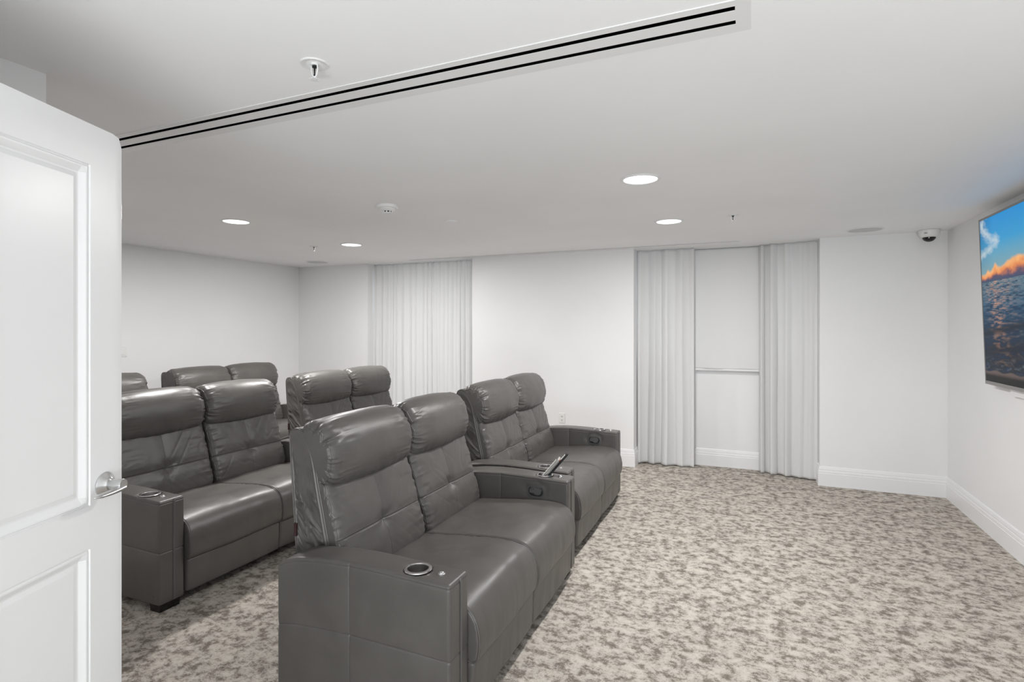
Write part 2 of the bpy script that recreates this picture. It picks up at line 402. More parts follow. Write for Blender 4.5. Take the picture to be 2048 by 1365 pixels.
# ------------------------------------------------------------------ the open door
E_ = Vector((-1.6706, 1.0204)); D_ = Vector((-0.35188, 0.93605)); DW = 0.90; DH = 2.054; DT = 0.04
def build_door():
    # local: x from leading edge (0) to hinge (DW); y = 0 the face seen, +y inside the leaf; z up
    pan = [(0.115, 0.40), (0.50, 0.785)]; rows = [(0.20, 0.909), (1.024, 1.942)]
    xs = {0.0, DW}; zs = {0.012, DH}
    offs = (0.0, 0.002, 0.005, 0.008, 0.012, 0.026, 0.030, 0.041, 0.043)
    for a, b in pan:
        for o in offs: xs |= {a + o, b - o}
    for a, b in rows:
        for o in offs: zs |= {a + o, b - o}
    for k in range(1, 5):
        t = 0.005 * (1 - math.cos(math.pi / 8 * k)); xs |= {t, DW - t}
    xs |= set(np.linspace(0, DW, 30)); zs |= set(np.linspace(0.012, DH, 60))
    xs = np.unique(np.round(sorted(xs), 5)); zs = np.unique(np.round(sorted(zs), 5))
    prof_o = [0.0, 0.002, 0.005, 0.008, 0.012, 0.026, 0.030, 0.041, 0.043]
    prof_d = [0.0, 0.0040, 0.0040, 0.0015, 0.0020, 0.0120, 0.0125, 0.0100, 0.0095]   # depth below the face
    X, Z = np.meshgrid(xs, zs, indexing='ij'); Yd = np.zeros_like(X)
    for a, b in pan:
        for c, d in rows:
            ins = np.minimum(np.minimum(X - a, b - X), np.minimum(Z - c, d - Z))
            Yd = np.where(ins > 0, np.interp(ins, prof_o, prof_d), Yd)
    e = np.minimum(X, DW - X); e = np.minimum(e, DH - Z); r = 0.005
    Yd = np.where(e < r, np.maximum(Yd, r - np.sqrt(np.maximum(0, r * r - (r - e) ** 2))), Yd)
    n, m_ = X.shape; idx = np.arange(n * m_).reshape(n, m_)
    # softened upper leading corner
    Vf = np.stack([X, Yd, Z], -1).reshape(-1, 3); Vb = np.stack([X, DT - Yd, Z], -1).reshape(-1, 3)
    F = np.stack([idx[:-1, :-1], idx[1:, :-1], idx[1:, 1:], idx[:-1, 1:]], -1).reshape(-1, 4).tolist()
    N0 = n * m_; F += [[i + N0 for i in f][::-1] for f in F]
    per = list(idx[:, 0]) + list(idx[-1, 1:]) + list(idx[-2::-1, -1]) + list(idx[0, -2:0:-1])
    for i in range(len(per)):
        a, b = per[i], per[(i + 1) % len(per)]; F.append([b, a, a + N0, b + N0])
    V = np.concatenate([Vf, Vb])
    rc = 0.022; q = np.array([rc, DH - rc]); msk = (V[:, 0] < rc) & (V[:, 2] > DH - rc)
    dv = V[msk][:, [0, 2]] - q; ln = np.linalg.norm(dv, axis=1); mx = np.max(np.abs(dv), axis=1)
    dv = dv * (mx / np.maximum(ln, 1e-9))[:, None]; V[np.where(msk)[0][:, None], [0, 2]] = q + dv
    o = obj('door_1', V, F, M['door']); fixn(o); sharp(o, 14); tag(o, kind='structure')
    ax = Vector((-D_.x, -D_.y, 0)); ay = Vector((-D_.y, D_.x, 0)) * 1.0
    # ay must point into the leaf, away from the camera side
    if ay.dot(Vector((E_.x, E_.y, 0))) < 0: ay = -ay
    Mx = Matrix(((ax.x, ay.x, 0, E_.x), (ax.y, ay.y, 0, E_.y), (0, 0, 1, 0), (0, 0, 0, 1)))
    if Mx.to_3x3().determinant() < 0:   # keep it right handed: mirror the mesh in y
        V2 = V.copy(); V2[:, 1] *= -1; o.data.vertices.foreach_set('co', V2.ravel()); o.data.update(); fixn(o); ay = -ay; sg = 1
        Mx = Matrix(((ax.x, ay.x, 0, E_.x), (ax.y, ay.y, 0, E_.y), (0, 0, 1, 0), (0, 0, 0, 1)))
    else: sg = -1
    o.matrix_world = Mx
    # lever handle on the seen face: out = +sg*y
    hx, hz = 0.066, 1.068
    hnd = empty('door_handle', (hx, 0, hz)); hnd.parent = o
    mb = MB(); mb.lathe([(0.0, 0.0), (0.034, 0.0), (0.034, 0.003), (0.031, 0.006), (0.022, 0.012), (0.017, 0.018), (0.0, 0.018)], 40, axis='y')
    ro = mb.build('rosette', M['nickel'], hnd)
    pts = [(0, 0.014, 0.0), (0, 0.030, 0.0), (0, 0.050, 0.0), (0, 0.055, 0.0)]
    mb = MB(); mb.tube(pts, [0.0135, 0.0155, 0.0160, 0.0145], 28)
    P = []; R = []
    for k in range(17):
        t = k / 16.0
        P.append((-0.006 + 0.098 * t, 0.048 - 0.004 * t, -0.008 - 0.004 * math.sin(t * math.pi) - 0.004 * t))
        R.append(0.0135 - 0.0015 * t if k < 14 else (0.0105, 0.0075, 0.002)[k - 14])
    mb2 = MB().tube(P, R, 20)
    mb.add([(x, (y - 0.046) * 0.95 + 0.046, (z + 0.010) * (0.62 - 0.2 * min(1, max(0, x / 0.09))) - 0.010) for x, y, z in mb2.V], mb2.F)
    mb.build('lever', M['nickel'], hnd, ang=50)
    for c in (ro, hnd.children[-1]):
        if sg < 0:
            Vh = np.array([v.co for v in c.data.vertices]); Vh[:, 1] *= -1; c.data.vertices.foreach_set('co', Vh.ravel()); c.data.update(); fixn(c)
    return o
build_door()

# ------------------------------------------------------------------ ceiling fixtures
def linear_diffuser():
    x0, x1 = -4.26, 0.0; y0, y1 = 1.572, 1.742; zt, zb = CEIL, CEIL - 0.003; zi = CEIL - 0.0015
    cy = 0.5 * (y0 + y1)
    t = empty('linear_diffuser', (x0 * 0.5 + x1 * 0.5, cy, CEIL), 'long white two-slot air diffuser across the ceiling near the door', 'air vent')
    L = lambda mb: [mb.V.__setitem__(i, (v[0] - t.location.x, v[1] - cy, v[2] - CEIL)) for i, v in enumerate(mb.V)] and mb
    # slots 18 mm wide around y = 1.61 and 1.69
    s = [(1.6005, 1.6225), (1.6745, 1.6965)]
    mb = MB().box(x0, x1, y0, s[0][0], zb, zt).box(x0, x1, s[1][1], DY1, zb, zi).box(x0, x1, DY1, y1, zb, zt).box(DX1 + 0.0, x1, s[0][0], s[1][1], zb, zt).box(x0, DX0, s[0][0], s[1][1], zb, zt)
    L(mb).build('frame', M['white_metal'], t, smooth=False)
    L(MB().box(DX0, DX1, s[0][1], s[1][0], zb, zi)).build('center_bar', M['white_metal'], t, smooth=False)
    L(MB().box(DX0, DX1, DY0 + 0.0005, DY0 + 0.003, CEIL + 0.003, CEIL + 0.09).box(DX0, DX1, DY1 - 0.003, DY1 - 0.0005, CEIL + 0.003, CEIL + 0.09).box(DX0, DX1, DY0, DY1, CEIL + 0.09, CEIL + 0.095)
      .box(DX1 - 0.003, DX1 - 0.0005, DY0 + 0.004, DY1 - 0.004, CEIL + 0.003, CEIL + 0.09).box(DX0 + 0.0005, DX0 + 0.003, DY0 + 0.004, DY1 - 0.004, CEIL + 0.003, CEIL + 0.09)).build('plenum', M['duct_dark'], t, smooth=False)
    for px in (-0.10, -1.02, -2.0, -2.95):
        for sy in s:
            yc = (sy[0] + sy[1]) / 2 + 0.006
            for d in (-0.018, 0.016):
                L(MB().box(px + d - 0.008, px + d + 0.008, yc - 0.002, yc + 0.003, CEIL + 0.010, CEIL + 0.014)).build('clip', M['grille'], t, smooth=False)
linear_diffuser()
def slot_diffuser():
    cx, cy = (EX0 + EX1) / 2, (EY0 + EY1) / 2
    t = empty('slot_diffuser', (cx, cy, CEIL), 'thin dark slot vent in the ceiling in front of the windows', 'air vent')
    hx, hy = (EX1 - EX0) / 2, (EY1 - EY0) / 2
    MB().box(-hx, hx, -hy + 0.0005, -hy + 0.003, -0.002, 0.06).box(-hx, hx, hy - 0.003, hy - 0.0005, -0.002, 0.06).box(-hx, hx, -hy, hy, 0.06, 0.065).build('slot', M['duct_dark'], t, smooth=False)
    MB().box(-hx - 0.02, hx + 0.02, -hy - 0.012, -hy + 0.001, -0.004, 0.001).box(-hx - 0.02, hx + 0.02, hy - 0.001, hy + 0.012, -0.004, 0.001).build('frame', M['white_metal'], t, smooth=False)
slot_diffuser()

def downlight(x, y, label, power):
    t = empty('recessed_light', (x, y, CEIL), label, 'ceiling light', 'recessed lights in the ceiling')
    MB().lathe([(0.098, 0.0), (0.114, 0.0), (0.115, -0.003), (0.112, -0.006), (0.100, -0.007), (0.096, -0.004), (0.096, 0.0)], 48).build('trim_ring', M['white_metal'], t)
    MB().lathe([(0.0, -0.0035), (0.0965, -0.003), (0.0965, 0.0), (0.0, 0.0)], 48).build('lens', M['lens'], t)
    l = bpy.data.lights.new('downlight_lamp', 'AREA'); l.shape = 'DISK'; l.size = 0.18; l.energy = power; l.color = (1, 0.985, 0.965)
    lo = bpy.data.objects.new('lamp', l); COL.objects.link(lo); lo.parent = t; lo.location = (0, 0, -0.010)
downlight(-0.59, 3.243, 'round lit recessed ceiling light, largest and nearest, above the front right loveseat', 32)
downlight(-0.61, 4.605, 'round lit recessed ceiling light nearest the window shade', 22)
downlight(-3.828, 3.219, 'round lit recessed ceiling light on the left, nearer the door edge', 41)
downlight(-3.789, 4.581, 'round lit recessed ceiling light farthest back on the left, smallest of the four', 39)

def sprinkler(x, y, label, s=1.0):
    t = empty('fire_sprinkler', (x, y, CEIL), label, 'sprinkler', 'pendant sprinklers on the ceiling')
    MB().lathe([(0.026, 0.004), (0.027, -0.001), (0.036, -0.004), (0.043, -0.004), (0.046, -0.001), (0.046, 0.0)], 36).build('escutcheon', M['white_metal'], t)
    mb = MB().lathe([(0.0, -0.006), (0.012, -0.006), (0.012, 0.0), (0.0, 0.0)], 20)
    for sg in (-1, 1): mb.tube([(sg * 0.012, 0, -0.004), (sg * 0.013, 0, -0.020), (sg * 0.010, 0, -0.034), (sg * 0.003, 0, -0.044)], 0.0024, 8)
    mb.lathe([(0, -0.042), (0.005, -0.042), (0.005, -0.050), (0, -0.050)], 12)
    mb.build('frame', M['white_metal'], t)
    MB().lathe([(0, -0.006), (0.008, -0.007), (0.008, -0.012), (0.003, -0.015), (0.0022, -0.034), (0.0035, -0.038), (0, -0.041)], 16).build('bulb', M['black_plastic'], t)
    mb = MB().lathe([(0, -0.050), (0.006, -0.050), (0.007, -0.0515), (0.006, -0.053), (0, -0.053)], 16)
    for k in range(10):
        a = 2 * math.pi * k / 10; c, s_ = math.cos(a), math.sin(a)
        mb.prism([(0.005 * c + 0.0025 * s_, 0.005 * s_ - 0.0025 * c), (0.0155 * c + 0.003 * s_, 0.0155 * s_ - 0.003 * c), (0.0155 * c - 0.003 * s_, 0.0155 * s_ + 0.003 * c), (0.005 * c - 0.0025 * s_, 0.005 * s_ + 0.0025 * c)], -0.0525, -0.0512)
    mb.build('deflector', M['white_metal'], t)
sprinkler(-1.316, 1.408, 'white pendant fire sprinkler beside the long two-slot diffuser, nearest the camera')
sprinkler(-0.127, 4.542, 'small white fire sprinkler on the ceiling in front of the shaded window')
sprinkler(-4.233, 4.521, 'tiny white fire sprinkler far back on the left, above the rear loveseats')

t = empty('smoke_detector', (-2.358, 3.235, CEIL), 'round white smoke detector on the ceiling with dark vents', 'smoke detector')
MB().lathe([(0, 0), (0.074, 0), (0.076, -0.004), (0.076, -0.016), (0.071, -0.021), (0.058, -0.022), (0.0, -0.022)], 48).build('base', M['white_plastic'], t)
MB().lathe([(0.056, -0.021), (0.055, -0.026), (0.040, -0.038), (0.034, -0.040), (0.0, -0.040)], 48).build('cover', M['white_plastic'], t)
MB().lathe([(0.028, -0.0395), (0.028, -0.049), (0.0, -0.049)], 32).build('vent', M['black'], t)
mb = MB().lathe([(0.0, -0.0485), (0.032, -0.0485), (0.032, -0.0515), (0.028, -0.053), (0.0, -0.053)], 40)
for k in range(8):
    a = 2 * math.pi * (k + 0.5) / 8; mb.tube([(0.030 * math.cos(a), 0.030 * math.sin(a), -0.038), (0.030 * math.cos(a), 0.030 * math.sin(a), -0.050)], 0.0045, 6)
mb.build('cap', M['white_plastic'], t)
o = MB().lathe([(0, 0.0), (0.052, 0.0), (0.0525, -0.004), (0.050, -0.007), (0, -0.0075)], 40).build('cover_plate', M['white_metal'], None, loc=(-2.227, 3.905, CEIL)); tag(o, 'flat round white cover plate on the ceiling beyond the smoke detector', 'cover plate')
def speaker(x, y, label):
    t = empty('ceiling_speaker', (x, y, CEIL), label, 'speaker', 'round speakers in the ceiling')
    MB().lathe([(0.128, 0), (0.142, 0), (0.143, -0.003), (0.139, -0.006), (0.129, -0.006), (0.128, -0.003)], 56).build('rim', M['white_metal'], t)
    MB().lathe([(0, -0.006), (0.06, -0.0055), (0.129, -0.003), (0.129, 0), (0, 0)], 56).build('grille', M['grille'], t)
speaker(0.917, 5.677, 'round grey speaker grille in the ceiling beside the dome camera')
speaker(-5.188, 5.60, 'round speaker grille in the ceiling at the far left corner')

t = empty('dome_camera', (1.44, 5.93, CEIL), 'white security dome camera with dark bubble in the far right ceiling corner', 'security camera')
MB().lathe([(0, 0), (0.074, 0), (0.079, -0.004), (0.079, -0.012), (0.078, -0.03), (0.072, -0.050), (0.062, -0.062), (0.052, -0.066), (0, -0.066)], 48).build('housing', M['white_plastic'], t)
MB().lathe([(0.050 * math.cos(a), -0.062 - 0.042 * math.sin(a)) for a in np.linspace(0, math.pi / 2, 14)], 40).build('dome', M['dome'], t)
MB().lathe([(0, -0.006), (0.004, -0.005), (0.005, 0)], 12, c=(-0.012, -0.046, -0.072)).build('lens', M['white_plastic'], t)
MB().box(-0.05, -0.02, -0.0715, -0.062, -0.036, -0.032).build('logo_mark', M['dark_plastic'], t)

# ------------------------------------------------------------------ wall fittings
def outlet(x, y, z):
    t = empty('wall_outlet', (x, y, z), 'white double power outlet low on the wall behind the front right loveseat', 'outlet')
    V, F, N = rbox(lines(-0.036, 0.036, 0.02, r=0.004, nr=3), lines(-0.006, 0.0, 0.003), lines(-0.058, 0.058, 0.02, r=0.004, nr=3), 0.0029)
    obj('cover_plate', V, F, M['white_plastic'], t)
    for dz in (0.021, -0.021):
        s = MB().lathe([(0.0, -0.0085), (0.0145, -0.0085), (0.016, -0.007), (0.016, -0.005), (0, -0.005)], 28, axis='y', c=(0, 0, dz)).build('socket', M['white_plastic'], t)
        MB().box(-0.008, -0.005, -0.0092, -0.008, dz - 0.002, dz + 0.008).box(0.005, 0.008, -0.0092, -0.008, dz - 0.002, dz + 0.008).box(-0.003, 0.003, -0.0092, -0.008, dz - 0.010, dz - 0.005).build('slots', M['dark_plastic'], s)
outlet(-1.985, YB, 0.478)
t = empty('light_switch', (XL, 3.62, 1.268), 'white light switch plate on the left wall beside the open door edge', 'switch')
V, F, N = rbox(lines(0.0, 0.006, 0.003), lines(-0.045, 0.045, 0.02, r=0.004, nr=3), lines(-0.058, 0.058, 0.02, r=0.004, nr=3), 0.0029); obj('cover_plate', V, F, M['white_plastic'], t)
MB().prism([(-0.033, 0.005), (0.033, 0.005), (0.033, 0.010), (-0.033, 0.0065)], -0.016, 0.016, 'y').build('rocker', M['white_plastic'], t).rotation_euler = (0, math.radians(90), 0)

# ------------------------------------------------------------------ curtains and shade
def curtain(x0, x1, y, label, folds, amp, seed, zt=CEIL - 0.002, zb=0.012, flat=None, ygrad=0.0):
    r = np.random.RandomState(seed); w = r.uniform(0.6, 1.5, folds); w = np.cumsum(w) / w.sum()
    ph = np.concatenate([[0], w]) ; n = folds * 22
    s = np.linspace(0, 1, n); phase = np.interp(s, ph, np.arange(folds + 1)) * 2 * math.pi
    A = np.interp(s, np.linspace(0, 1, folds + 1), r.uniform(0.55, 1.0, folds + 1)) * amp
    if flat: A = A * np.interp(s, [0, flat[0], flat[1], 1], [1, 1, 0.25, 0.35])
    zs = np.concatenate([np.linspace(zb, zb + 0.085, 5), [zb + 0.0875, zb + 0.09, zb + 0.0925, zb + 0.10], np.linspace(zb + 0.16, zt - 0.07, 26), [zt - 0.05, zt - 0.03, zt]])
    V = []
    for z in zs:
        h = (z - zb) / (zt - zb); k = 1.05 - 0.45 * h
        dr = 0.9 * fbm(s * folds * 0.8 + seed, np.full(n, z * 0.75), 0, 2)
        x = x0 + (x1 - x0) * s + A * 0.45 * np.sin(phase * 2 + 0.5 + dr) * k * 0.5
        yy = y + ygrad * s + A * k * np.sin(phase + dr + seed) * (1 + 0.15 * vnoise(s * 9, np.full(n, z * 1.1))) + 0.004 * fbm(s * folds * 3, np.full(n, z * 3))
        yy = yy - (0.0012 if z < zb + 0.0895 else 0)
        V.append(np.stack([x, yy, np.full(n, z)], -1))
    m_ = len(zs); idx = np.arange(m_ * n).reshape(m_, n)
    F = np.stack([idx[:-1, :-1], idx[:-1, 1:], idx[1:, 1:], idx[1:, :-1]], -1).reshape(-1, 4)
    o = obj('curtain', np.concatenate(V), F, M['curtain'])
    sm = o.modifiers.new('thickness', 'SOLIDIFY'); sm.thickness = 0.0025
    return tag(o, label, 'curtain', 'floor length white curtains')
curtain(-1.163, -0.565, 6.225, 'white floor length curtain on the left side of the shaded window', 4, 0.040, 4)
curtain(0.075, 0.600, 6.30, 'white floor length curtain on the right side of the shaded window', 5, 0.048, 9, flat=(0.5, 0.65), ygrad=-0.13)
curtain(-4.71, -3.145, 6.16, 'wide white sheer curtain covering the far left window recess', 17, 0.026, 12)
def shade():
    x0, x1, z0, z1, y = -0.76, 0.25, 1.05, CEIL - 0.006, 6.362
    t = empty('roller_shade', ((x0 + x1) / 2, y, z0), 'white roller shade pulled halfway down between two curtains', 'window shade')
    xs = np.linspace(x0, x1, 60); zs = np.linspace(z0 + 0.012, z1, 60); X, Z = np.meshgrid(xs, zs, indexing='ij')
    lw = G(Z - z0, 0.28); u = (X - x0) / (x1 - x0)
    Y = y + 0.006 * lw * np.sin(u * 9 + Z * 7) + 0.010 * G((u - 0.62) * 0.9 - (Z - z0 - 0.02) * -0.9, 0.10) * lw + 0.004 * fbm(X * 2.2, Z * 2.0)
    V = np.stack([X - t.location.x, Y - y, Z - z0], -1).reshape(-1, 3); idx = np.arange(3600).reshape(60, 60)
    F = np.stack([idx[:-1, :-1], idx[1:, :-1], idx[1:, 1:], idx[:-1, 1:]], -1).reshape(-1, 4)
    o = obj('shade_fabric', V, F, M['shade'], t); sm = o.modifiers.new('thickness', 'SOLIDIFY'); sm.thickness = 0.002
    hw = (x1 - x0) / 2
    MB().box(-hw, hw, -0.004, 0.005, 0.0, 0.016).build('hem_bar', M['white_plastic'], t, smooth=False)
    MB().tube([(-hw, 0.016, z1 - z0 - 0.020), (hw, 0.016, z1 - z0 - 0.020)], 0.013, 20).build('roller', M['white_metal'], t)
shade()

# ------------------------------------------------------------------ television
def television():
    Hh, Wd = 1.172, 2.06; tilt = math.radians(1.95)
    t = empty('television', (1.545, 4.975 - Wd / 2, 1.108), 'large wall-mounted television showing an orange sunset over the sea', 'television')
    # local frame tilted: screen faces -x, bottom edge at z = 0
    R = Matrix.Rotation(-tilt, 3, 'Y')
    def part(name, mb, m, parent=t, smooth=False):
        mb.V = [tuple(R @ Vector(v)) for v in mb.V]; return mb.build(name, m, parent, smooth)
    hw = Wd / 2
    part('casing', MB().box(0.004, 0.030, -hw + 0.004, hw - 0.004, 0.004, Hh - 0.004).box(0.028, 0.045, -0.5, 0.5, 0.25, 0.8), M['black_plastic'])
    b = 0.009
    part('bezel', MB().box(-0.006, 0.022, -hw, hw, 0, 0.024).box(-0.006, 0.022, -hw, hw, Hh - 0.013, Hh).box(-0.006, 0.022, -hw, -hw + b, 0.024, Hh - 0.013).box(-0.006, 0.022, hw - b, hw, 0.024, Hh - 0.013), M['bezel'])
    ny, nz = 460, 250
    # finer columns at the end nearest the window wall, which the photo shows
    q = np.linspace(0, 1, ny); U = 0.55 * q + 0.45 * q ** 2.2
    Y = hw - b - (Wd - 2 * b) * U; Zv = np.linspace(0.024, Hh - 0.013, nz)
    YY, ZZ = np.meshgrid(Y, Zv, indexing='ij')
    u = (hw - YY) / Wd; v = 1 - ZZ / Hh          # u: 0 = end seen in the photo; v: 0 = top
    asp = Wd / Hh; a = u * asp
    def L(r, g, b_): return np.array(srgb(r, g, b_)[:3])
    def mixc(c, d, w): return c * (1 - w[..., None]) + d * w[..., None]
    hz = 0.388
    # sky
    tsky = np.clip(v / hz, 0, 1)
    c = mixc(np.broadcast_to(L(34, 138, 205), YY.shape + (3,)), L(62, 158, 200) * np.ones(3), np.clip(tsky * 1.6, 0, 1))
    c = mixc(c, L(126, 158, 164), np.clip((tsky - 0.40) / 0.45, 0, 1))
    c = mixc(c, L(22, 96, 140), np.clip(1 - a / 0.20, 0, 1) * 0.8 * (1 - tsky))
    # wispy cloud: two strokes meeting at a point
    def stroke(P, w0, seed):
        best = np.full(YY.shape, 9.0)
        for (a0, v0), (a1, v1) in zip(P[:-1], P[1:]):
            dx, dy = a1 - a0, v1 - v0; tt = np.clip(((a - a0) * dx + (v - v0) * dy) / (dx * dx + dy * dy), 0, 1)
            best = np.minimum(best, np.hypot(a - a0 - tt * dx, (v - v0 - tt * dy) * 1.3))
        nn = fbm(a * 16 + v * 20 + seed, v * 70 - a * 25, 0, 4)
        return np.clip(1.05 - best / (w0 * (1 + 1.1 * nn)), 0, 1) ** 0.9
    wsp = np.maximum(stroke([(0.05, 0.0), (0.035, 0.06), (0.10, 0.10), (0.17, 0.155), (0.24, 0.160)], 0.050, 1), stroke([(0.24, 0.165), (0.16, 0.190), (0.08, 0.205), (-0.02, 0.235)], 0.036, 5))
    c = mixc(c, L(205, 214, 214), wsp * (0.62 + 0.35 * fbm(a * 30, v * 60, 3, 3)).clip(0, 1))
    # sunset cloud bank rising to the right
    topl = 0.340 - 0.065 * np.clip(a / 0.45, 0, 1) + 0.022 * fbm(a * 10, v * 14, 2, 4) - 0.022 * G(a - 0.10, 0.022) - 0.030 * G(a - 0.21, 0.03)
    cb = np.clip((v - topl) / 0.02, 0, 1)
    dep = np.clip((v - topl) / (hz - topl + 1e-6), 0, 1)
    cl = fbm(a * 16, v * 30, 7, 4)
    cc = mixc(np.broadcast_to(L(245, 178, 110), YY.shape + (3,)), L(222, 120, 58), np.clip(dep * 1.6 + cl * 0.8, 0, 1))
    cc = mixc(cc, L(74, 66, 96), np.clip((dep - 0.46 + cl * 0.30) * 3.5, 0, 1)); cc = mixc(cc, L(44, 66, 98), np.clip((dep - 0.80) * 5, 0, 1))
    c = mixc(c, cc, cb * 0.96)
    # sea
    ds = np.clip((v - hz) / (1 - hz), 0, 1)
    sea = mixc(np.broadcast_to(L(86, 118, 134), YY.shape + (3,)), L(20, 76, 106), np.clip(ds * 3.4, 0, 1))
    sea = mixc(sea, L(3, 20, 36), np.clip((ds - 0.22) * 2.4, 0, 1))
    wsc = 1.0 / (0.02 + ds * 0.16)
    wv = fbm(a * 34 * (0.5 + 0.6 / (0.3 + ds)) * 0.4 + 3 * np.log(0.04 + ds), np.log(0.05 + ds) * 34, 4, 4)
    refl = (G(a - 0.16 - 0.12 * ds, 0.11) + 0.45 * G(a - 0.36, 0.16)) * np.clip(1.05 - ds * 1.2, 0, 1)
    sea = mixc(sea, L(214, 152, 112), np.clip(wv * 1.9 + 0.12, 0, 1) * refl * 0.8)
    sea = mixc(sea, L(4, 34, 66), np.clip(-wv * 2.4, 0, 1) * 0.85)
    sea = mixc(sea, L(88, 122, 138), np.clip(wv * 2.2 - 0.35, 0, 1) * 0.38 * (1 - refl) * (1 - 0.6 * ds))
    sw1 = G(v - 0.70 + 0.10 * a + 0.01 * fbm(a * 8, 3, 0), 0.022) + G(v - 0.815 + 0.09 * a + 0.012 * fbm(a * 7, 8, 0), 0.020)
    sea = mixc(sea, L(6, 20, 36), np.clip(sw1, 0, 1) * 0.85)
    fo = np.clip(fbm(a * 34 + v * 20, v * 130, 9, 4) * 2.2 - 0.1, 0, 1) * G(v - 0.872, 0.035)
    sea = mixc(sea, L(96, 110, 120), fo * 0.55)
    c = np.where((v > hz)[..., None], sea, c)
    sh = 0.912 + 0.006 * np.sin(a * 30) ; band = np.clip((v - sh) / 0.006, 0, 1)
    c = mixc(c, mixc(np.broadcast_to(L(92, 78, 74), YY.shape + (3,)), L(12, 11, 12), np.clip((v - 0.925) / 0.02, 0, 1)), band)
    V = np.stack([np.full(YY.shape, -0.002), YY, ZZ], -1).reshape(-1, 3); V = V @ np.array(R).T
    idx = np.arange(ny * nz).reshape(ny, nz); F = np.stack([idx[:-1, :-1], idx[1:, :-1], idx[1:, 1:], idx[:-1, 1:]], -1).reshape(-1, 4)
    o = obj('screen', V, F, M['screen'], t)
    at = o.data.attributes.new('picture', 'FLOAT_COLOR', 'POINT'); C4 = np.ones((ny * nz, 4), np.float32); C4[:, :3] = c.reshape(-1, 3)
    at.data.foreach_set('color', C4.ravel())
    MB().box(0.026, 0.0545, -0.62, 0.71, -0.048, 0.62).build('wall_mount', M['white_metal'], t, smooth=False)
television()

# ------------------------------------------------------------------ reclining loveseat
SW = 1.59; AW = 0.145; FX = 0.44           # width, arm width, shift from arm front to the loveseat's centre
def place(V, y0): V = np.array(V, float); V[:, 0] += FX; V[:, 1] += y0 - SW / 2; return V
def arch(x): return np.interp(x, [-0.80, -0.76, -0.70, -0.60, -0.50, -0.42, -0.30, -0.20, -0.10, 0.0], [-0.050, -0.028, -0.010, 0.004, 0.011, 0.013, 0.011, 0.007, 0.003, 0.0])

